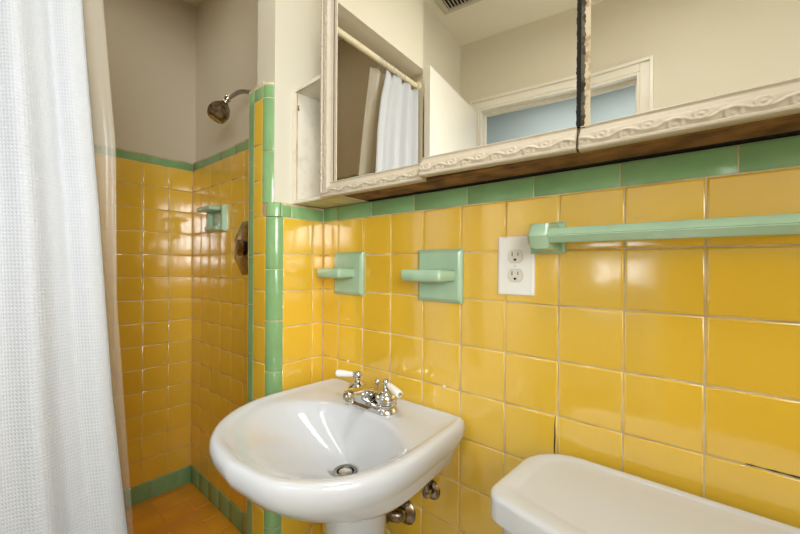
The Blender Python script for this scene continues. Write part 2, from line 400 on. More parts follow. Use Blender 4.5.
# front wall with the door opening, right wall with window, floor, ceiling
DX0, DX1, DZ = .10, .692, 2.030
bm = NB(); box(bm, -.12, DX0, YF-.1, YF, -.1, CEIL); box(bm, DX1, 2.05, YF-.1, YF, -.1, CEIL); box(bm, DX0, DX1, YF-.1, YF, DZ, CEIL)
wall_front = struct('wall_front', bm, M['paint'], 'cream wall with the doorway, seen in the cabinet mirrors', 'wall', smooth=False)
tiles('yellow_tiles', wall_front, (0,YF+.004,0), (1,0,0), (0,0,1), (0,1,0), [.76]+[.76+.108*k for k in range(1, 11)]+[XR], ZROW, M['tile'])
bm = NB(); box(bm, .75, XR, YF, YF+.0028, FL, ZL); obj('grout', bm, M['grout'], wall_front, smooth=False)
trim_run('green_border_tiles', wall_front, [((XR, YF+.004), (0, 1)), ((.76, YF+.004), (0, 1))], ZL, ZT, [.152*k for k in range(1, 8)], M['green'], back=.003, r=.0028)
def frame_u(x0, x1, z1, w, ya, yb):
    """three sided casing around an opening"""
    b = NB(); box(b, x0-w, x0, ya, yb, FL, z1+w, .002); box(b, x1, x1+w, ya, yb, FL, z1+w, .002); box(b, x0, x1, ya, yb, z1, z1+w, .002); return b
bm = frame_u(DX0, DX1, DZ, .038, YF, YF+.014)
casing = struct('trim_2', bm, M['white_gloss'], 'cream door casing around the doorway in the mirrors', 'door casing', smooth=False)
bm = frame_u(DX0-.038, DX1+.038, DZ+.038, .015, YF, YF+.024); obj('outer_bead', bm, M['white_gloss'], casing, smooth=False)
bm = NB(); box(bm, DX0, DX0+.012, YF-.1, YF+.01, FL, DZ); box(bm, DX1-.012, DX1, YF-.1, YF+.01, FL, DZ); box(bm, DX0+.012, DX1-.012, YF-.1, YF+.01, DZ-.012, DZ)
box(bm, DX0+.012, DX0+.024, YF-.065, YF-.045, FL, DZ-.012); box(bm, DX1-.024, DX1-.012, YF-.065, YF-.045, FL, DZ-.012); box(bm, DX0+.024, DX1-.024, YF-.065, YF-.045, DZ-.026, DZ-.012)
obj('jamb', bm, M['white_gloss'], casing, smooth=False)
bm = NB(); box(bm, .068, .098, YF+.03, -.905, FL+.01, 2.003, .002)
door = struct('door_1', bm, M['white_gloss'], 'white flush door standing open against the left wall, seen in the mirrors', 'door', smooth=False)
bm = NB(); lathe(bm, [(.028, 0), (.028, .006), (.010, .010), (.010, .03), (.024, .038), (.029, .05), (.026, .062), (0, .068)], (.098, -1.01, .94), (1,0,0), 24)
obj('door_knob', bm, M['steel'], door)
WY0, WY1, WZ0, WZ1 = -1.47, -.69, .90, 1.90
bm = NB(); box(bm, XR, XR+.1, YF, WY0, -.1, CEIL); box(bm, XR, XR+.1, WY1, .02, -.1, CEIL); box(bm, XR, XR+.1, WY0, WY1, -.1, WZ0); box(bm, XR, XR+.1, WY0, WY1, WZ1, CEIL)
struct('wall_right', bm, M['paint'], 'cream wall behind the camera with the bathroom window', 'wall', smooth=False)
bm = NB(); box(bm, XR+.04, XR+.05, WY0, WY1, WZ0, WZ1)
wn = struct('window_1', bm, M['pane'], 'frosted bathroom window letting in cool daylight', 'window', smooth=False)
bm = NB()
for a in (WY0, (WY0+WY1)/2-.02, WY1-.04): box(bm, XR+.02, XR+.045, a, a+.04, WZ0, WZ1, .003)
for a in (WZ0, WZ1-.04): box(bm, XR+.02, XR+.045, WY0, WY1, a, a+.04, .003)
obj('window_frame', bm, M['white_gloss'], wn)
bm = NB(); box(bm, -.12, 2.05, YF-.1, .12, -.15, FL-.0012)
fl = struct('floor', bm, M['grout'], 'beige tiled bathroom floor below the sink', 'floor', smooth=False)
tiles('floor_tiles', fl, (0,0,FL), (1,0,0), (0,1,0), (0,0,1), [-.005+.2*k for k in range(10)]+[XR], [YF+.2*k for k in range(8)]+[0], M['floor'])
bm = NB(); box(bm, XS-.12, 2.05, YF-.1, .12, CEIL, CEIL+.08)
struct('ceiling', bm, M['ceil'], 'flat cream ceiling seen in the mirror', 'ceiling', smooth=False)
# hall beyond the doorway
HY = -3.2
bm = NB(); box(bm, -.9, 1.9, HY-.1, HY, -.1, 2.78); box(bm, -1.0, -.9, HY, YF-.1, -.1, 2.78); box(bm, 1.9, 2.0, HY, YF-.1, -.1, 2.78); box(bm, -.9, 1.9, YF-.11, YF-.1, CEIL, 2.78)
box(bm, -.9, -.12, YF-.11, YF-.1, -.1, CEIL)
hall = struct('wall_hall', bm, M['hall'], 'pale blue grey hall walls beyond the doorway', 'wall', smooth=False)
bm = NB(); box(bm, -1.0, 2.0, HY-.1, YF-.1, -.15, FL); struct('floor_hall', bm, M['wood'], 'brown hall floor beyond the doorway', 'floor', smooth=False)
bm = NB(); box(bm, -1.0, 2.0, HY-.1, YF-.1, 2.78, 2.86); struct('ceiling_hall', bm, M['hall'], 'hall ceiling beyond the doorway', 'ceiling', smooth=False)
bm = NB(); box(bm, .10, .36, HY+.001, HY+.006, .95, 1.30); box(bm, .42, .68, HY+.001, HY+.006, .95, 1.30)
hw = struct('window_2', bm, M['hallpane'], 'bright two pane hall window beyond the doorway', 'window', smooth=False)
bm = NB()
for a in (.06, .36, .68): box(bm, a, a+.04 if a < .3 or a > .6 else a+.06, HY, HY+.02, .91, 1.34, .003)
for a in (.91, 1.30): box(bm, .06, .72, HY, HY+.02, a, a+.04, .003)
obj('window_frame', bm, M['white_gloss'], hw)

# ------------------------------------------------------------------ sink
def sink_half(n=200):
    pts = [(.0, -.0), (.12, 0), (.200, 0), (.226, -.004), (.235, -.022), (.242, -.10), (.248, -.18), (.247, -.245), (.234, -.30), (.207, -.350), (.162, -.396), (.10, -.427), (.0, -.440)]
    return [(p.x, p.y) for p in spline([(a, b, 0) for a, b in pts], 12)]
SX = .296; SCY = -.215
def outline(theta_n=128):
    h = sink_half(); full = [(SX+x, y) for x, y in h]+[(SX-x, y) for x, y in h[::-1]]
    # resample by angle about (SX, SCY)
    A = sorted([(math.atan2(y-SCY, x-SX), sqrt((x-SX)**2+(y-SCY)**2)) for x, y in full])
    out = []
    for k in range(theta_n):
        t = -pi+2*pi*(k+.5)/theta_n
        lo = max([a for a in A if a[0] <= t], default=(A[-1][0]-2*pi, A[-1][1])); hi = min([a for a in A if a[0] > t], default=(A[0][0]+2*pi, A[0][1]))
        w = (t-lo[0])/max(hi[0]-lo[0], 1e-9); out.append((t, lo[1]*(1-w)+hi[1]*w))
    return out
OL = outline()
def ring_out(inset, z, yk=0.0, back=0.0):
    R = []
    for t, r in OL:
        rr = r-inset
        x, y = SX+cos(t)*rr, SCY+sin(t)*rr
        y = min(y, -back) if back is not None else y
        R.append((x, y+yk, z))
    return R
def ring_scaled(s, z, cy, sx=None, back=0.0):
    R = []
    for t, r in OL:
        x, y = SX+cos(t)*r*(sx or s), SCY+sin(t)*r*s
        y = cy+(y-SCY); R.append((x, min(y, -back), z))
    return R
BX, BY, BA, BB = .3115, -.262, .214, .142
def ring_bowl(s, z, cx=BX, cy=BY, a=BA, b=BB, e=2.25):
    R = []
    for t, r in OL:
        x, y = cos(t), sin(t)
        k = (abs(x)**e+abs(y)**e)**(-1/e)
        R.append((cx+a*s*x*k, cy+b*s*y*k, z))
    return R
def mixr(A, B, t): return [tuple(a[i]*(1-t)+b[i]*t for i in range(3)) for a, b in zip(A, B)]
sink = thing('pedestal_sink', 'white china pedestal sink with rounded basin, mounted against the yellow tile', 'sink', (SX, -.13, FL))
rings = []
def circ(cx, cy, rx, ry, z): return [(cx+rx*cos(t), cy+ry*sin(t), z) for t, r in OL]
PX, PY = .291, -.128
rings.append(circ(PX, PY, .070, .070, .575))
rings.append(circ(PX, PY, .092, .090, .588))
rings.append(ring_scaled(.48, .600, -.148))
rings.append(ring_scaled(.58, .616, -.164))
rings.append(ring_scaled(.69, .636, -.180, .75))
rings.append(ring_scaled(.765, .658, -.192, .84))
rings.append(ring_scaled(.860, .679, -.203, .915))
rings.append(ring_out(.022, .697))
rings.append(ring_out(.011, .712))
rings.append(ring_out(.003, .730))
rings.append(ring_out(.0005, .748))
rings.append(ring_out(.0030, .7580))
rings.append(ring_out(.0070, .7638))
rings.append(ring_out(.0120, .7652))
rings.append(ring_out(.0180, .7650))
rings.append(ring_out(.0230, .7634))
import bisect
_A = [t for t, r in OL]
def rad_at(t):
    k = bisect.bisect(_A, t); a = OL[k-1] if k > 0 else (OL[-1][0]-2*pi, OL[-1][1]); b = OL[k] if k < len(OL) else (OL[0][0]+2*pi, OL[0][1])
    w = (t-a[0])/(b[0]-a[0]); return a[1]*(1-w)+b[1]*w
def clampr(ring, inset):
    out = []
    for x, y, z in ring:
        t = math.atan2(y-SCY, x-SX); q = sqrt((x-SX)**2+(y-SCY)**2); m_ = rad_at(t)-inset
        k = min(1, m_/max(q, 1e-6)); out.append((SX+(x-SX)*k, SCY+(y-SCY)*k, z))
    return out
o2 = ring_out(.0265, .7616); bo = clampr(ring_bowl(1.04, .7590), .0300)
rings.append(o2)
rings.append(mixr(o2, bo, .5))
rings.append(bo)
DRX, DRY = .326, -.188
for s, z, ci in ((1.0, .7568, .0350), (.96, .7540, .0415), (.90, .7475, .052), (.81, .7340, .068), (.70, .7165, .088), (.58, .6985, 0), (.46, .6815, 0), (.34, .6665, 0), (.24, .6560, 0), (.16, .6500, 0)):
    t = 1-s; kx = BX+(DRX-BX)*min(1, t/.8); ky = BY+(DRY-BY)*min(1, (t/.84))
    g_ = ring_bowl(s, z, kx, ky, BA, BB, 2.1-.1*min(1, t)); rings.append(clampr(g_, ci) if ci else g_)
rings.append(circ(DRX, DRY, .026, .026, .6482)); rings.append(circ(DRX, DRY, .022, .022, .640))
# keep inner rings out of the wall and the rim band sensible at the front
def sag(p):   # the rim drops slightly towards the front
    k = max(0.0, min(1.0, (-p[1]-.20)/.24))**1.4*max(0.0, min(1.0, (p[2]-.700)/.04)); return (p[0], p[1], p[2]-.0075*k)
rings = [[sag(p) for p in r] for r in rings]
bm = NB(); loft(bm, [[Vector(p)-Vector((SX, -.13, FL)) for p in r] for r in rings], True, True, True)
b_ = obj('basin', bm, M['china'], sink, angle=None)
bm = NB(); pr = [(.105, 0), (.107, .02), (.100, .04), (.082, .075), (.072, .16), (.068, .35), (.070, .50), (.076, .58), (.084, .633)]
lathe(bm, [(r, z) for r, z in pr], (0, .002, 0), (0,0,1), 48); obj('pedestal', bm, M['china'], sink, angle=None)
dz = Vector((DRX-SX, DRY+.13, .6486-FL))
bm = NB(); lathe(bm, [(.022, -.006), (.0275, -.002), (.0275, .0012), (.024, .0026), (.0195, .0012), (.018, -.003)], dz, (0,0,1), 32); df = obj('drain_flange', bm, M['drainmetal'], sink)
bm = NB(); lathe(bm, [(.0195, -.0035), (.0195, -.0030)], dz, (0,0,1), 32); obj('drain_recess', bm, M['dark'], sink)
bm = NB(); lathe(bm, [(.0155, -.006), (.0155, -.0005), (.012, .0018), (.006, .0026), (0, .0030)], dz, (0,0,1), 32); obj('stopper', bm, M['steel'], sink)


# ------------------------------------------------------------------ faucet
FX, FY, FZ = .306, -.086, .7594
fa = thing('faucet', 'chrome two-handle faucet with white porcelain levers on the sink ledge', 'faucet', (FX, FY, FZ))
def stadium(hx, hy, z, n=12, pw=1.0):
    P = []
    for k in range(n+1): a = -pi/2+pi*k/n; P.append((hx-hy+hy*cos(a), hy*sin(a), z))
    for k in range(n+1): a = pi/2+pi*k/n; P.append((-(hx-hy)+hy*cos(a), hy*sin(a), z))
    return P
bm = NB(); loft(bm, [stadium(.0775, .0275, 0), stadium(.0775, .0275, .004), stadium(.074, .0245, .009), stadium(.070, .0215, .017), stadium(.067, .019, .0185)], True, True, True)
obj('base_plate', bm, M['chrome'], fa)
# spout: arched body rising from the middle and reaching forward
bm = NB(); rg = []
for y, zb, zt, w in ((.018, .012, .026, .012), (.016, .010, .032, .0165), (.004, .010, .045, .0195), (-.012, .011, .053, .0195), (-.030, .012, .057, .0180), (-.050, .024, .059, .0160), (-.068, .037, .059, .0145), (-.080, .044, .058, .0130), (-.084, .047, .055, .010)):
    ring = []
    for k in range(24):
        a = 2*pi*k/24; e_ = .62
        cx0, cz0 = cos(a), sin(a)
        ring.append((w*math.copysign(abs(cx0)**e_, cx0), y, (zb+zt)/2+(zt-zb)/2*math.copysign(abs(cz0)**e_, cz0)))
    rg.append(ring)
loft(bm, rg, True, True, True); obj('spout', bm, M['chrome'], fa, angle=50)
bm = NB(); lathe(bm, [(.0128, -.002), (.0138, .002), (.0138, .012), (.0118, .014), (.0118, .021), (.0095, .0215)], (0, -.0745, .049), (0, -.12, -1), 28); obj('aerator', bm, M['chrome'], fa)
for s in (-1, 1):
    hx = .0490*s
    bm = NB(); lathe(bm, [(.0245, 0), (.0258, .003), (.0230, .005), (.0230, .008), (.0262, .011), (.0265, .018), (.0235, .026), (.0160, .033), (.0090, .037), (.0075, .040), (.0095, .043), (.0078, .046)], (hx, 0, .0170), (0,0,1), 32)
    h = obj('handle', bm, M['chrome'], fa)
    bm = NB(); bc = Vector((hx, 0, .0685))
    lathe(bm, [(0, -.0105), (.0055, -.0092), (.0092, -.0050), (.0105, 0), (.0092, .0050), (.0055, .0092), (0, .0105)], bc, (0,0,1), 24)
    d = Vector((-.92, -.38, -.02)) if s < 0 else Vector((.85, -.28, -.14)); d.normalize()
    lathe(bm, [(.0058, .006), (.0070, .010), (.0070, .013)], bc, d, 20); obj('ball', bm, M['chrome'], h)
    bm = NB(); lathe(bm, [(.0058, .012), (.0068, .020), (.0080, .034), (.0090, .050), (.0092, .056), (.0080, .061), (.0040, .063)], bc, d, 24); tag(obj('lever', bm, M['porc'], h), 'white porcelain lever')
    bm = NB(); lathe(bm, [(.0050, .0615), (.0048, .0640), (0, .0660)], bc, d, 20); obj('end_button', bm, M['chrome'], h)
bm = NB(); lathe(bm, [(.006, .0), (.006, .012), (.0028, .014), (.0028, .036), (.0050, .039), (.0075, .046), (.0075, .050), (.0050, .055), (0, .0565)], (0, .021, .008), (0,0,1), 24); obj('lift_rod', bm, M['chrome'], fa)

# plumbing under the sink
pt = thing('drain_trap', 'tarnished chrome drain pipe and wall flange under the sink basin', 'pipe', (.347, 0, .475))
bm = NB(); lathe(bm, [(.034, .0005), (.034, .003), (.028, .010), (.020, .015), (.0165, .016)], (0, 0, 0), (0, -1, 0), 36); obj('wall_flange', bm, M['oldchrome'], pt)
bm = NB(); tube(bm, spline([(0, -.010, 0), (0, -.024, 0), (-.014, -.036, 0), (-.045, -.042, 0)], 6), .0155, 20); obj('pipe', bm, M['oldchrome'], pt)
bm = NB(); lathe(bm, [(.017, 0), (.021, .002), (.021, .014), (.017, .016)], (-.020, -.0385, 0), (-1, -.25, 0), 8); obj('slip_nut', bm, M['oldchrome'], pt)
sv = thing('stop_valve', 'small tarnished water shutoff flange tucked under the right side of the sink', 'valve', (.430, 0, .563))
bm = NB(); lathe(bm, [(.024, .0005), (.024, .003), (.018, .008), (.011, .010)], (0, 0, 0), (0, -1, 0), 28); obj('wall_flange', bm, M['oldchrome'], sv)
bm = NB(); lathe(bm, [(.008, .008), (.008, .014), (.011, .016), (.011, .026), (.007, .028)], (0, 0, 0), (0, -1, 0), 20); tube(bm, [(0, -.021, .006), (0, -.021, .026), (0, -.021, .060)], .006, 14); obj('body', bm, M['oldchrome'], sv)

# ------------------------------------------------------------------ toilet
TX0, TX1 = .6835, 1.190; TC = (TX0+TX1)/2
to = thing('toilet', 'white china toilet whose tank lid shows at the lower right', 'toilet', (TC, -.2, FL))
def tank_ring(inset, z, yb=-.022, bow=.034, x0=TX0, x1=TX1, yf=-.222, rf=.024, rb=.075):
    x0 += inset; x1 -= inset; yf += inset; yb -= inset*.5; rb = max(.012, rb-inset*.6); rf = max(.008, rf-inset*.3)
    P = []
    def arc(cx, cy, r, a0, a1, n=6):
        for k in range(n+1): a = a0+(a1-a0)*k/n; P.append((cx+r*cos(a), cy+r*sin(a)))
    arc(x1-rb, yb-rb, rb, pi/2, 0, 6); arc(x1-rf, yf+rf, rf, 0, -pi/2, 8)
    for k in range(1, 10):
        P.append((x1-rf+(x0+rf-(x1-rf))*k/10, yf))
    arc(x0+rf, yf+rf, rf, -pi/2, -pi, 8); arc(x0+rb, yb-rb, rb, pi, pi/2, 6)
    out = []
    for x, y in P:
        u = (x-(x0+x1)/2)/((x1-x0)/2); k = min(1, max(0, (yb-y)/(yb-yf))); x -= u*.012*(1-k)
        out.append((x-TC, y-bow*(1-u*u)*k+.2, z-FL))
    return out
bm = NB(); ZTOP = .766
loft(bm, [tank_ring(.012, ZTOP-.041), tank_ring(.003, ZTOP-.041), tank_ring(0, ZTOP-.038), tank_ring(0, ZTOP-.036), tank_ring(0, ZTOP-.0075), tank_ring(.0008, ZTOP-.0040), tank_ring(.0030, ZTOP-.0012), tank_ring(.0065, ZTOP),
          tank_ring(.012, ZTOP), tank_ring(.024, ZTOP), tank_ring(.030, ZTOP-.0018), tank_ring(.036, ZTOP-.0024), tank_ring(.08, ZTOP-.0018)], True, True, True)
obj('tank_lid', bm, M['china'], to, angle=None)
bm = NB()
loft(bm, [tank_ring(.05, .36, rf=.05), tank_ring(.035, .38, rf=.05), tank_ring(.022, .50), tank_ring(.014, ZTOP-.055), tank_ring(.012, ZTOP-.041)], True, True, True)
obj('tank', bm, M['china'], to, angle=None)
bm = NB()
def oval(cx, cy, rx, ry, z, n=40): return [(cx-TC+rx*cos(2*pi*k/n), cy+.2+ry*sin(2*pi*k/n)*(1.0 if sin(2*pi*k/n) < 0 else .8), z-FL) for k in range(n)]
loft(bm, [oval(TC, -.40, .11, .22, FL), oval(TC, -.40, .105, .21, FL+.05), oval(TC, -.40, .10, .20, .10), oval(TC, -.42, .13, .22, .22), oval(TC, -.44, .175, .25, .32), oval(TC, -.44, .185, .26, .345), oval(TC, -.44, .18, .255, .355),
          oval(TC, -.45, .14, .20, .352), oval(TC, -.45, .12, .17, .28), oval(TC, -.44, .05, .07, .20)], True, True, True)
box(bm, -.12, .12, -.08, .165, .31-FL, .358-FL, .02, 3)
obj('bowl', bm, M['china'], to, angle=60)
bm = NB(); loft(bm, [oval(TC, -.445, .19, .262, .358), oval(TC, -.445, .192, .264, .366), oval(TC, -.445, .188, .26, .374), oval(TC, -.445, .14, .21, .374), oval(TC, -.45, .132, .195, .366), oval(TC, -.45, .132, .195, .358)], True)
obj('seat', bm, M['plate'], to)
bm = NB(); lathe(bm, [(.012, 0), (.012, .008), (.006, .01)], (-.17, -.038, .70-FL), (0,-1,0), 20); tube(bm, [(-.17, -.046, .70-FL), (-.13, -.050, .695-FL), (-.10, -.050, .69-FL)], .005, 12)
bm.free()

# ------------------------------------------------------------------ medicine cabinet
cabt = thing('medicine_cabinet', 'three-door mirrored medicine cabinet with ornate cream molding and an open side shelf', 'cabinet', (0, 0, 1.29))
CZ0, CZ1 = 1.2955, 1.95; CX1 = 1.13; YC = -.098
def T(bm_): bmesh.ops.translate(bm_, verts=bm_.verts, vec=(0, 0, -1.29)); return bm_
# carcass (behind the mirrors)
bm = NB(); box(bm, .195, CX1, YC, .0195, CZ0+.004, CZ1)
obj('carcass', T(bm), M['cab'], cabt, smooth=False)
bm = NB()
for k in range(4):
    y0, y1 = YC+.004+.023*k, YC+.004+.023*k+.0222
    box(bm, .195, CX1, y0, min(y1, -.010), CZ0-.001+random.uniform(-.0012, .0008), CZ0+.0045, .0006, 1)
obj('wooden_underside', T(bm), M['wood'], cabt, smooth=False)
bm = NB(); box(bm, .195, CX1, -.009, .0195, CZ0-.0022, CZ0+.0045); obj('shadow_gap', T(bm), M['dark'], cabt, smooth=False)
# open shelf box at the left
bz0, bz1 = 1.2925, 1.640; wl = .009
bm = NB()
box(bm, -.0185, -.0185+.012, YC, .0195, bz0, bz1, .0015, 2)             # left side panel
box(bm, -.0185, .195, YC+.001, .0195, bz0+.0003, bz0+wl, .001, 1)       # bottom
box(bm, -.0185, .195, YC+.001, .0195, bz1-wl, bz1-.0003, .001, 1)       # top
box(bm, -.006, .195, .012, .0192, bz0+wl, bz1-wl)                         # back
sb_ = obj('open_shelf_box', T(bm), M['cab'], cabt, angle=30)
# shelf-box face frame
bm = NB()
prism(bm, [(-.0185, bz0), (.135, bz0), (.135, bz0+.010), (-.0065, bz0+.010), (-.0065, bz1-.012), (.135, bz1-.012), (.135, bz1), (-.006, bz1), (-.0150, bz1-.003), (-.0185, bz1-.011)], YC-.006, YC, 'y')
bmesh.ops.bevel(bm, geom=bm.edges[:], offset=.0012, segments=2, affect='EDGES')
obj('face_frame', T(bm), M['cab'], cabt, angle=30)
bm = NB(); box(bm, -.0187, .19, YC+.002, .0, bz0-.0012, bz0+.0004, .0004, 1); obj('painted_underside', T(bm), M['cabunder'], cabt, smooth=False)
bm = NB(); box(bm, -.0066, -.0052, YC-.001, YC+.004, 1.305, 1.622); obj('stile_gap', T(bm), M['grout'], cabt, smooth=False)
bm = NB(); lathe(bm, [(.002, 0), (.002, .003)], (-.0062, YC+.006, 1.588), (1, 0, 0), 10); box(bm, -.0066, -.0052, YC+.003, YC+.009, 1.575, 1.584); obj('old_hinge_mark', T(bm), M['wood'], cabt)

def relief(s, w, seed=0.0):
    """height of the scroll relief; s along the molding in metres, w across 0..1"""
    P = .058; c = .37; ph = 2*pi*(s+seed)/P
    vine = c+.10*sin(ph)
    h = .0019*exp(-((w-vine)/.050)**2)
    k = floor((s+seed)/(P/2)); cs = (k+.5)*P/2-seed; sg = 1 if k % 2 == 0 else -1
    dx = (s-cs)/.0105; dy = (w-(c-.085*sg))/.21
    r = sqrt(dx*dx+dy*dy); an = math.atan2(dy, dx)
    h += .0018*exp(-((r-.72-.10*sin(an*1+sg))/.20)**2)+.0012*exp(-(r/.24)**2)
    h += .0007*max(0, sin(ph*3+w*14))*exp(-((w-c)/.17)**2)
    e = max(0, 1-((w-c)/.27)**4)
    return h*e
def mold_prof(w):
    # base thickness over the mirror plane, across the molding: outer lip, band, cove, inner bead
    if w < .05: return .010+.006*sin(w/.05*pi/2)
    if w < .13: return .016
    if w < .17: return .016-.004*(w-.13)/.04
    if w < .60: return .012+.001*sin((w-.17)/.43*pi)
    if w < .92: t = (w-.60)/.32; return .012-.0085*sin(t*pi/2)
    return .0035+.0022*sin((w-.92)/.08*pi)
def molding(name, parent, L0, L1, width, mapf, ds=.0013, nw=46, rough=0.0, seed=0.0):
    bm_ = NB(); ns = int((L1-L0)/ds)+1; grid = []
    for i in range(ns+1):
        s = L0+(L1-L0)*i/ns; row = []
        for j in range(nw+1):
            w = j/nw; n1 = sin(s*911+w*37+seed)*sin(s*523-w*61)
            h = mold_prof(w)+relief(s, w, seed)*(1-rough*.4)+rough*.0016*n1*(1 if w < .6 else .1)
            if rough and w < .06: pass
            row.append(bm_.verts.new(mapf(s, (w*width)+(rough*.0012*sin(s*700)*(w < .1)), h)))
        grid.append(row)
    for i in range(ns):
        for j in range(nw): bm_.faces.new((grid[i][j], grid[i+1][j], grid[i+1][j+1], grid[i][j+1]))
    # back and sides so that it is solid
    bk = [[bm_.verts.new(mapf(L0+(L1-L0)*i/ns, w*width, -.001)) for i in range(ns+1)] for w in (0, 1)]
    for i in range(ns):
        bm_.faces.new((grid[i][0], bk[0][i], bk[0][i+1], grid[i+1][0]))
        bm_.faces.new((grid[i][nw], grid[i+1][nw], bk[1][i+1], bk[1][i]))
        bm_.faces.new((bk[0][i], bk[1][i], bk[1][i+1], bk[0][i+1]))
    for i, e in ((0, 0), (ns, ns)):
        bm_.faces.new([grid[i][j] for j in range(nw+1)]+[bk[1][e], bk[0][e]])
    return obj(name, bm_, M['mold'], parent, angle=None)

YM = -.103            # mirror plane
MW = .041             # bottom molding height
MZ0 = 1.2885-1.29     # bottom of the moldings, relative to the cabinet origin
MZT = CZ1-1.29
def make_door(x0, x1, theta, hinge, z_off=0.0, left=False, right=False, seed=0.0):
    """a mirror door; hinge is the x it swings about; built in local coordinates with the hinge at 0"""
    a, b = x0-hinge, x1-hinge
    gl = a+(.046 if left else 0); gr = b-(.05 if right else 0)
    bm_ = NB(); box(bm_, a+.0006, b-.0006, .0005, .0045, MZ0+z_off+.004, MZT)          # wooden back panel
    d = obj('door', bm_, M['wood'], cabt, smooth=False, loc=(hinge, YM, 0), rz=theta)
    bm_ = NB(); box(bm_, gl+.0008, gr-.0008, -.0035, .0, MZ0+z_off+MW-.004, MZT-MW+.004, .0004, 1)
    obj('mirror', bm_, M['mirror'], d, smooth=False)
    molding('bottom_molding', d, a+.0006, b-.0006, MW, lambda s, w, h: (s, -h, MZ0+z_off+w), seed=seed)
    molding('top_molding', d, a+.0006, b-.0006, MW, lambda s, w, h: (s, -h, MZT-w), ds=.004, nw=30, seed=seed)
    if left:
        molding('side_molding', d, MZ0+z_off+.012, MZT-.012, .037, lambda s, w, h: (a+w, -h, s), rough=1.0, seed=.3)
        bm2_ = NB(); box(bm2_, a+.0375, a+.0430, -.0008, .0004, MZ0+MW-.003, MZT-MW); obj('dark_gap', bm2_, M['dark'], d, smooth=False)
        bm2_ = NB(); box(bm2_, a+.0430, a+.0530, -.0052, .0004, MZ0+MW-.003, MZT-MW, .001, 1); obj('inner_strip', bm2_, M['mold'], d, smooth=False)
    if right: molding('side_molding', d, MZ0+z_off+.012, MZT-.012, .05, lambda s, w, h: (b-w, -h, s), rough=1.0, seed=.7)
    return d
d1 = make_door(.147, .482, radians(1.6), .482, left=True, seed=.013)
d2 = make_door(.4865, .7805, radians(4.0), .7805, z_off=.003, seed=.031)
d3 = make_door(.7850, CX1, 0.0, CX1, z_off=.0015, right=True, seed=.007)
# corroded edges where the second and third doors meet
g = .7850-CX1
bm = NB(); box(bm, g-.0040, g+.0010, -.0030, .004, MZ0+MW+.001, MZT-MW); obj('dark_gap', bm, M['dark'], d3, smooth=False)
bm = NB(); box(bm, g+.0010, g+.0085, -.0048, -.0030, MZ0+MW-.002, MZT-MW, .0006, 1); obj('edge_strip', bm, M['greyedge'], d3, smooth=False)
bm = NB(); prev = None
for k in range(160):
    z = MZ0+MW-.002+k*(MZT-2*MW)/160; w = .0052+.0008*sin(k*.9)+.0009*sin(k*2.3)
    cur = [bm.verts.new((g+.0125-w, -.0050, z)), bm.verts.new((g+.0145, -.0050, z)), bm.verts.new((g+.0145, -.0030, z)), bm.verts.new((g+.0125-w, -.0030, z))]
    if prev:
        for i in range(4): bm.faces.new((prev[i], prev[(i+1) % 4], cur[(i+1) % 4], cur[i]))
    prev = cur
obj('edge_strip', bm, M['beigeedge'], d3, smooth=False)
bm = NB(); prev = None
for k in range(160):      # ragged black desilvering at the right edge of the second mirror
    z = MZ0+.003+MW-.002+k*(MZT-2*MW)/160; w = .0011+.0005*sin(k*1.1)+.0005*sin(k*2.9+1)+.0004*sin(k*.31)
    cur = [bm.verts.new((-w, -.0038, z)), bm.verts.new((0, -.0038, z)), bm.verts.new((0, -.0035, z)), bm.verts.new((-w, -.0035, z))]
    if prev:
        for i in range(4): bm.faces.new((prev[i], prev[(i+1) % 4], cur[(i+1) % 4], cur[i]))
    prev = cur
obj('desilvered_edge', bm, M['black'], d2, smooth=False)

# ------------------------------------------------------------------ wall soap dishes
def wall_dish(cx, cz, sx0, sx1, label):
    d = thing('soap_dish', label, 'soap dish', (cx, 0, cz), 'green ceramic wall dishes above the sink')
    bm_ = NB(); h = .0630
    def sq(a, y): return [(-a, y, -a), (a, y, -a), (a, y, a), (-a, y, a)]
    loft(bm_, [sq(h, .0), sq(h, -.006), sq(h-.0015, -.008), sq(h-.009, -.0125), sq(h-.012, -.0125)], True, True, True)
    obj('back_plate', bm_, M['green_fix'], d, angle=25)
    # tray: trapezoid plan, hollowed top
    bm_ = NB()
    a0, a1 = sx0-cx, sx1-cx; z0, z1 = 1.0710-cz, 1.0995-cz
    yb, yf = -.011, -.062
    def ring(ins, z, dz=0):
        P = []; xa, xb, y0, y1 = a0+ins, a1-ins, yb-ins*.8, yf+ins; r = max(.004, .010-ins*.5)
        for cx_, cy_, s0 in ((xb-.001, y0, 0), (xb-r, y1+r, -90), (xa+r, y1+r, -180), (xa+.001, y0, -270)):
            if s0 in (0, -270): P.append((cx_ if s0 else xb+.010-ins*.3, cy_, z)) if s0 == 0 else P.append((xa-.002+ins*.3, cy_, z))
            else:
                for k in range(5): a = radians(s0+90-90*k/4); P.append((cx_+r*cos(a), cy_+r*sin(a), z))
        return P
    loft(bm_, [ring(.012, z0), ring(.004, z0+.002), ring(0, z0+.006), ring(-.001, z1-.004), ring(.001, z1-.001), ring(.003, z1), ring(.007, z1), ring(.010, z1-.004), ring(.014, z1-.012)], True, True, True)
    obj('tray', bm_, M['green_fix'], d, angle=45)
    return d
wall_dish(.4508, 1.0855, .3735, .4900, 'green ceramic soap dish on the tile nearest the white outlet')
wall_dish(.1265, 1.0850, .0450, .1500, 'green ceramic soap dish beside the wall corner, left above the faucet')

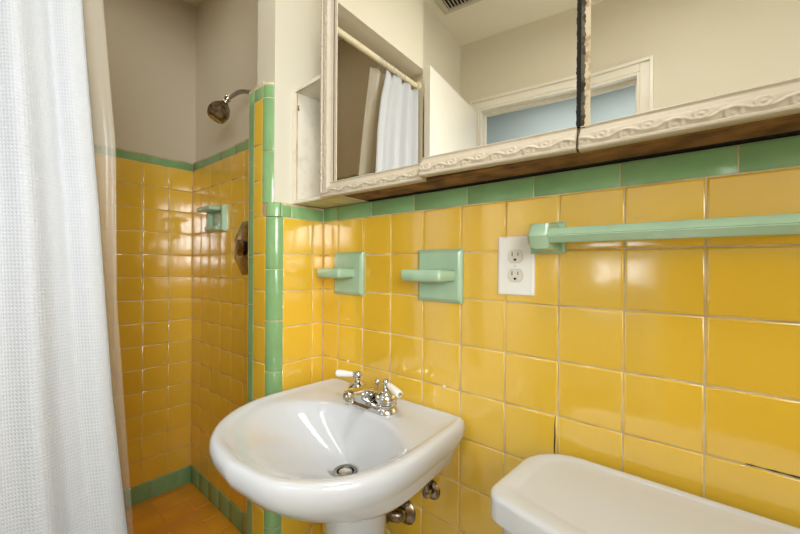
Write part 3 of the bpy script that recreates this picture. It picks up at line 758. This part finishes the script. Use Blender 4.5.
# shower soap dish: plate with a recess, a long upper lip and a short lower lip
sd = thing('shower_soap_dish', 'green ceramic recessed soap dish on the wall inside the shower', 'soap dish', (-.765, 0, 1.316))
bm = NB()
hx, hz, ix, iz = .088, .058, .064, .036
def rect(hx_, hz_, y, ox=0, oz=0): return [(-hx_+ox, y, -hz_+oz), (hx_+ox, y, -hz_+oz), (hx_+ox, y, hz_+oz), (-hx_+ox, y, hz_+oz)]
loft(bm, [rect(hx, hz, .0), rect(hx, hz, -.010), rect(hx-.006, hz-.006, -.020), rect(ix+.006, iz+.006, -.020), rect(ix, iz, -.014), rect(ix-.003, iz-.003, -.002)], True, True, True)
obj('frame', bm, M['green_fix'], sd, angle=30)
bm = NB(); box(bm, -.078, .060, -.066, -.016, iz-.004, iz+.016, .006, 3); obj('upper_lip', bm, M['green_fix'], sd)
bm = NB(); box(bm, -.066, .056, -.036, -.016, -iz-.018, -iz+.002, .006, 3); obj('lower_lip', bm, M['green_fix'], sd)

# shower valve
va = thing('shower_valve', 'tarnished chrome shower valve with faceted plate, half hidden by the green tiled edge', 'valve', (-.488, 0, 1.178))
bm = NB(); lathe(bm, [(.118, .0005), (.118, .004), (.100, .013), (.062, .020), (.034, .024)], (0, 0, 0), (0, -1, 0), 8); obj('escutcheon', bm, M['oldchrome'], va, angle=20).rotation_euler.y = radians(22.5)
bm = NB(); lathe(bm, [(.018, .018), (.018, .034), (.014, .036)], (0,0,0), (0,-1,0), 24); obj('stem', bm, M['oldchrome'], va)
bm = NB(); lathe(bm, [(.016, .024), (.030, .027), (.034, .034), (.032, .042), (.022, .047), (0, .049)], (0,0,0), (0,-1,0), 8); obj('handle', bm, M['oldchrome'], va, angle=20)

# shower head
sh = thing('shower_sprayer', 'chrome shower head on a bent arm at the top of the shower wall', 'shower head', (-.432, .020, 1.782))
bm = NB(); lathe(bm, [(.030, .0005), (.028, .006), (.014, .010)], (0, 0, 0), (0, -1, 0), 28); obj('flange', bm, M['oldchrome'], sh)
bm = NB(); arm = spline([(0, -.005, 0), (0, -.05, .002), (-.003, -.085, -.010), (-.006, -.115, -.036), (-.008, -.128, -.050)], 6); tube(bm, arm, .0085, 18); obj('arm', bm, M['steel'], sh)
e = Vector(arm[-1]); ax = Vector((-.20, -.42, -.88)).normalized()
bm = NB(); lathe(bm, [(.0115, -.006), (.0125, -.002), (.0125, .006), (.009, .009), (.012, .013), (.013, .018), (.010, .024)], e, ax, 24); obj('ball_joint', bm, M['chrome'], sh)
bm = NB(); lathe(bm, [(.010, .018), (.018, .024), (.029, .036), (.036, .050), (.0385, .062), (.037, .076), (.032, .088), (.026, .094), (.023, .093), (.0, .091)], e, ax, 10); obj('head', bm, M['oldchrome'], sh, angle=18)

# ------------------------------------------------------------------ electrical outlet
ou = thing('electrical_outlet', 'white duplex wall outlet on the yellow tile between soap dish and towel bar', 'outlet', (.6385, 0, 1.110))
bm = NB(); pw, ph = .0385, .0605
loft(bm, [rect(pw, ph, 0), rect(pw, ph, -.0035), rect(pw-.001, ph-.001, -.0048), rect(pw-.004, ph-.004, -.0060), rect(pw-.006, ph-.006, -.0060)], True, True, True)
obj('cover_plate', bm, M['plate'], ou, angle=30)
for s in (1, -1):
    oz = (.0190 if s > 0 else -.0202); bm = NB(); P = []
    for k in range(40):
        a = 2*pi*k/40; x, z = .0160*cos(a), .0160*sin(a); z = max(-.0130, min(.0130, z)); P.append((x, z))
    prism(bm, [(x, z+oz) for x, z in P], -.0074, -.0055, 'y'); bmesh.ops.bevel(bm, geom=[e_ for e_ in bm.edges if all(v.co.y < -.007 for v in e_.verts)], offset=.0007, segments=2, affect='EDGES')
    rc = obj('receptacle', bm, M['recept'], ou, angle=30)
    bm = NB(); P = [(.0167*cos(2*pi*k/40), max(-.0137, min(.0137, .0167*sin(2*pi*k/40)))+oz) for k in range(40)]
    prism(bm, P, -.0062, -.0058, 'y'); obj('recess', bm, M['steel'], rc, smooth=False)
    bm = NB(); box(bm, -.0072, -.0054, -.0077, -.007, oz+.0005, oz+.0088); box(bm, .0054, .0070, -.0077, -.007, oz+.0012, oz+.0080)
    P = [(.0027*cos(pi*k/8+pi), .0027*sin(pi*k/8+pi)+oz-.0066) for k in range(9)]+[(.0027, oz-.0044), (-.0027, oz-.0044)]
    prism(bm, P, -.0077, -.007, 'y'); obj('slots', bm, M['black'], rc, smooth=False)
bm = NB(); lathe(bm, [(.0030, .0055), (.0030, .0066), (.002, .0071)], (0, 0, .0005), (0, -1, 0), 16); obj('screw', bm, M['recept'], ou)

# ------------------------------------------------------------------ towel bar
TB0, TB1 = .700, 1.31; BZ = 1.1635; BYC = -.056
tb = thing('towel_bar', 'green ceramic towel bar running along the tile to the right edge', 'towel bar', (TB0, 0, BZ))
def bracket(x0, sgn):
    bm_ = NB(); hx_, hz_ = .033, .030
    def hexr(x, k, y0=0.0):
        # hexagonal section in (y,z)
        return [(x, y0-.006, -.027*k), (x, BYC-.012*k, -.023*k), (x, BYC-.022*k, 0), (x, BYC-.010*k, .023*k), (x, y0-.006, .027*k), ]
    # plate
    loft(bm_, [rect(hx_, hz_, 0), rect(hx_, hz_, -.006), rect(hx_-.004, hz_-.004, -.010)], True, True, True)
    o_ = obj('bracket', bm_, M['green_fix'], tb, angle=25, loc=(x0, 0, 0))
    bm_ = NB(); a = -.010*sgn; b = .022*sgn
    loft(bm_, [hexr(a-.006*sgn, .55), hexr(a, .88), hexr(a+.008*sgn, 1.0), hexr(b-.004*sgn, 1.0), hexr(b, .93)], True, True, True)
    obj('post', bm_, M['green_fix'], o_, angle=22)
    return o_
bracket(0.003, 1); bracket(TB1-TB0, -1)
bm = NB(); prism(bm, [(BYC-.0165, 0.0), (BYC-.0065, .0135), (BYC+.010, .0135), (BYC+.016, 0), (BYC+.010, -.0125), (BYC-.0065, -.0125)], .012, TB1-TB0-.012, 'x')
bmesh.ops.bevel(bm, geom=bm.edges[:], offset=.0016, segments=2, affect='EDGES')
obj('bar', bm, M['green_fix'], tb, angle=25)

# ------------------------------------------------------------------ curtain, liner, rod
RODZ, RODX = 1.955, -.070
bm = NB(); tube(bm, [(RODX, -.8745, RODZ), (RODX, -.40, RODZ), (RODX, -.1625, RODZ)], .0125, 24)
for y, d in ((-.8745, 1), (-.1625, -1)): lathe(bm, [(.026, 0), (.026, .004), (.016, .014), (.013, .015)], (RODX, y, RODZ), (0, d, 0), 24)
tag(obj('curtain_rod', bm, M['rod']), 'cream enamelled shower curtain rod, seen in the left mirror', 'curtain rod')
def interp(T_, z):
    for (a, va_), (b, vb) in zip(T_[:-1], T_[1:]):
        if a >= z >= b:
            t = (a-z)/(a-b); t = t*t*(3-2*t) if False else t; return va_*(1-t)+vb*t
    return T_[0][1] if z > T_[0][0] else T_[-1][1]
EDGE = [(1.93, -.640), (1.80, -.602), (1.67, -.582), (1.54, -.574), (1.25, -.554), (.83, -.535), (.53, -.513), (.06, -.485)]
def cloth(name, edge, yend, xf, ztop, zbot, nfold, amp, m, ns=150, nz=90, phase=0.0, thick=.0008):
    bm_ = NB(); grid = []
    uvl = bm_.loops.layers.uv.new('UVMap')
    for j in range(nz+1):
        v = j/nz; z = ztop+(zbot-ztop)*v; ye = interp(edge, z); row = []
        for i in range(ns+1):
            u = i/ns; y = ye+(yend-ye)*u
            A_ = amp*(.55+.45*min(1, v*3))*(1-.35*v)*(.35+.65*min(1, u*4))
            ph = phase+2*pi*nfold*(u**.92)+.35*sin(3*v+u*2)
            x = xf(z)+A_*sin(ph)+A_*.25*sin(2.3*ph+1.2+v*2)
            y += .28*A_*cos(ph)*min(1, u*8)
            if u < .02: x -= .004*(1-u/.02)
            dz_ = .006*cos(ph)*(1-min(1, v*20)) if j == 0 else 0
            row.append(bm_.verts.new((x, y, z+dz_)))
        grid.append(row)
    for j in range(nz):
        for i in range(ns):
            f = bm_.faces.new((grid[j][i], grid[j][i+1], grid[j+1][i+1], grid[j+1][i]))
            for lp, (a, b) in zip(f.loops, ((i, j), (i+1, j), (i+1, j+1), (i, j+1))):
                lp[uvl].uv = (a/ns*.55, ztop+(zbot-ztop)*b/nz)
    o = obj(name, bm_, m, angle=None)
    sm = o.modifiers.new('thickness', 'SOLIDIFY'); sm.thickness = thick
    return o
cx_ = lambda z: -.062 if z > 1.3 else (-.062+.094*min(1, (1.3-z)/1.05)**1.1)
c = cloth('shower_curtain', EDGE, -.862, cx_, 1.925, .06, 3.0, .018, M['fabric'], phase=.4)
tag(c, 'white waffle-weave shower curtain bunched at the left edge', 'shower curtain')
LEDGE = [(1.93, -.568), (1.70, -.540), (1.38, -.513), (1.02, -.506), (.45, -.466), (.03, -.45)]
lx = lambda z: -.088-.075*min(1, ((1.93-z)/1.75))**1.0
l = cloth('shower_liner', LEDGE, -.835, lx, 1.925, .02, 4.3, .009, M['plastic'], phase=2.0, thick=.0003)
tag(l, 'clear plastic shower liner hanging behind the white curtain', 'shower liner')
ring0 = None
for k in range(7):
    y = -.60-.026*k
    if ring0 is None:
        bm = NB(); P = [(0, 0, 0)]
        pts = [Vector((.0195*cos(2*pi*i/28), 0, .024*sin(2*pi*i/28)-.010)) for i in range(29)]
        tube(bm, pts, .0016, 8, caps=False); ring0 = obj('curtain_ring', bm, M['steel']); r = ring0
    else:
        r = ring0.copy(); COL.objects.link(r)
    r.location = (RODX+.001, y, RODZ); r['category'] = 'curtain ring'; r['group'] = 'curtain rings on the shower rod'
    r['label'] = ['first', 'second', 'third', 'fourth', 'fifth', 'sixth', 'seventh'][k]+' metal curtain ring from the open end of the rod, left mirror'

# ------------------------------------------------------------------ ceiling vent, ceiling lamp
ve = thing('ceiling_vent', 'square louvred ceiling vent seen at the top of the middle mirror', 'vent', (.150, -1.085, CEIL))
bm = NB(); fr = .13
def sqz(a, z): return [(-a, -a, z), (a, -a, z), (a, a, z), (-a, a, z)]
loft(bm, [sqz(fr, 0), sqz(fr, -.004), sqz(fr-.012, -.012), sqz(fr-.03, -.012), sqz(fr-.034, -.004)], True)
obj('frame', bm, M['ventm'], ve, angle=25)
bm = NB(); box(bm, -.097, .097, -.097, .097, -.003, -.001); obj('dark_backing', bm, M['dark'], ve, smooth=False)
for k in range(11):
    bm = NB(); x = -.088+.0176*k; prism(bm, [(x-.006, -.003), (x-.0045, -.003), (x+.0065, -.012), (x+.005, -.012)], -.097, .097, 'y'); obj('louvre', bm, M['ventm'], ve, smooth=False)
la = thing('ceiling_lamp', 'square frosted ceiling lamp above the frame', 'lamp', (.78, -.62, CEIL))
bm = NB(); box(bm, -.20, .20, -.20, .20, -.050, 0, .006, 2); obj('base', bm, M['white_gloss'], la)
bm = NB(); box(bm, -.18, .18, -.18, .18, -.058, -.050, .003, 2); obj('diffuser', bm, M['globe'], la)

ls = thing('shower_fill_lamp', 'added round fill lamp in the shower ceiling, unseen above the frame', 'lamp', (-.60, -.40, CEIL))  # invented housing for the added shower fill, out of view
bm = NB(); lathe(bm, [(.12, 0), (.12, -.006), (.105, -.022), (.10, -.022)], (0,0,0), (0,0,1), 40); obj('trim_ring', bm, M['white_gloss'], ls)
bm = NB(); lathe(bm, [(.10, -.020), (.098, -.026), (.0, -.030)], (0,0,0), (0,0,1), 40); obj('diffuser', bm, M['globe'], ls)
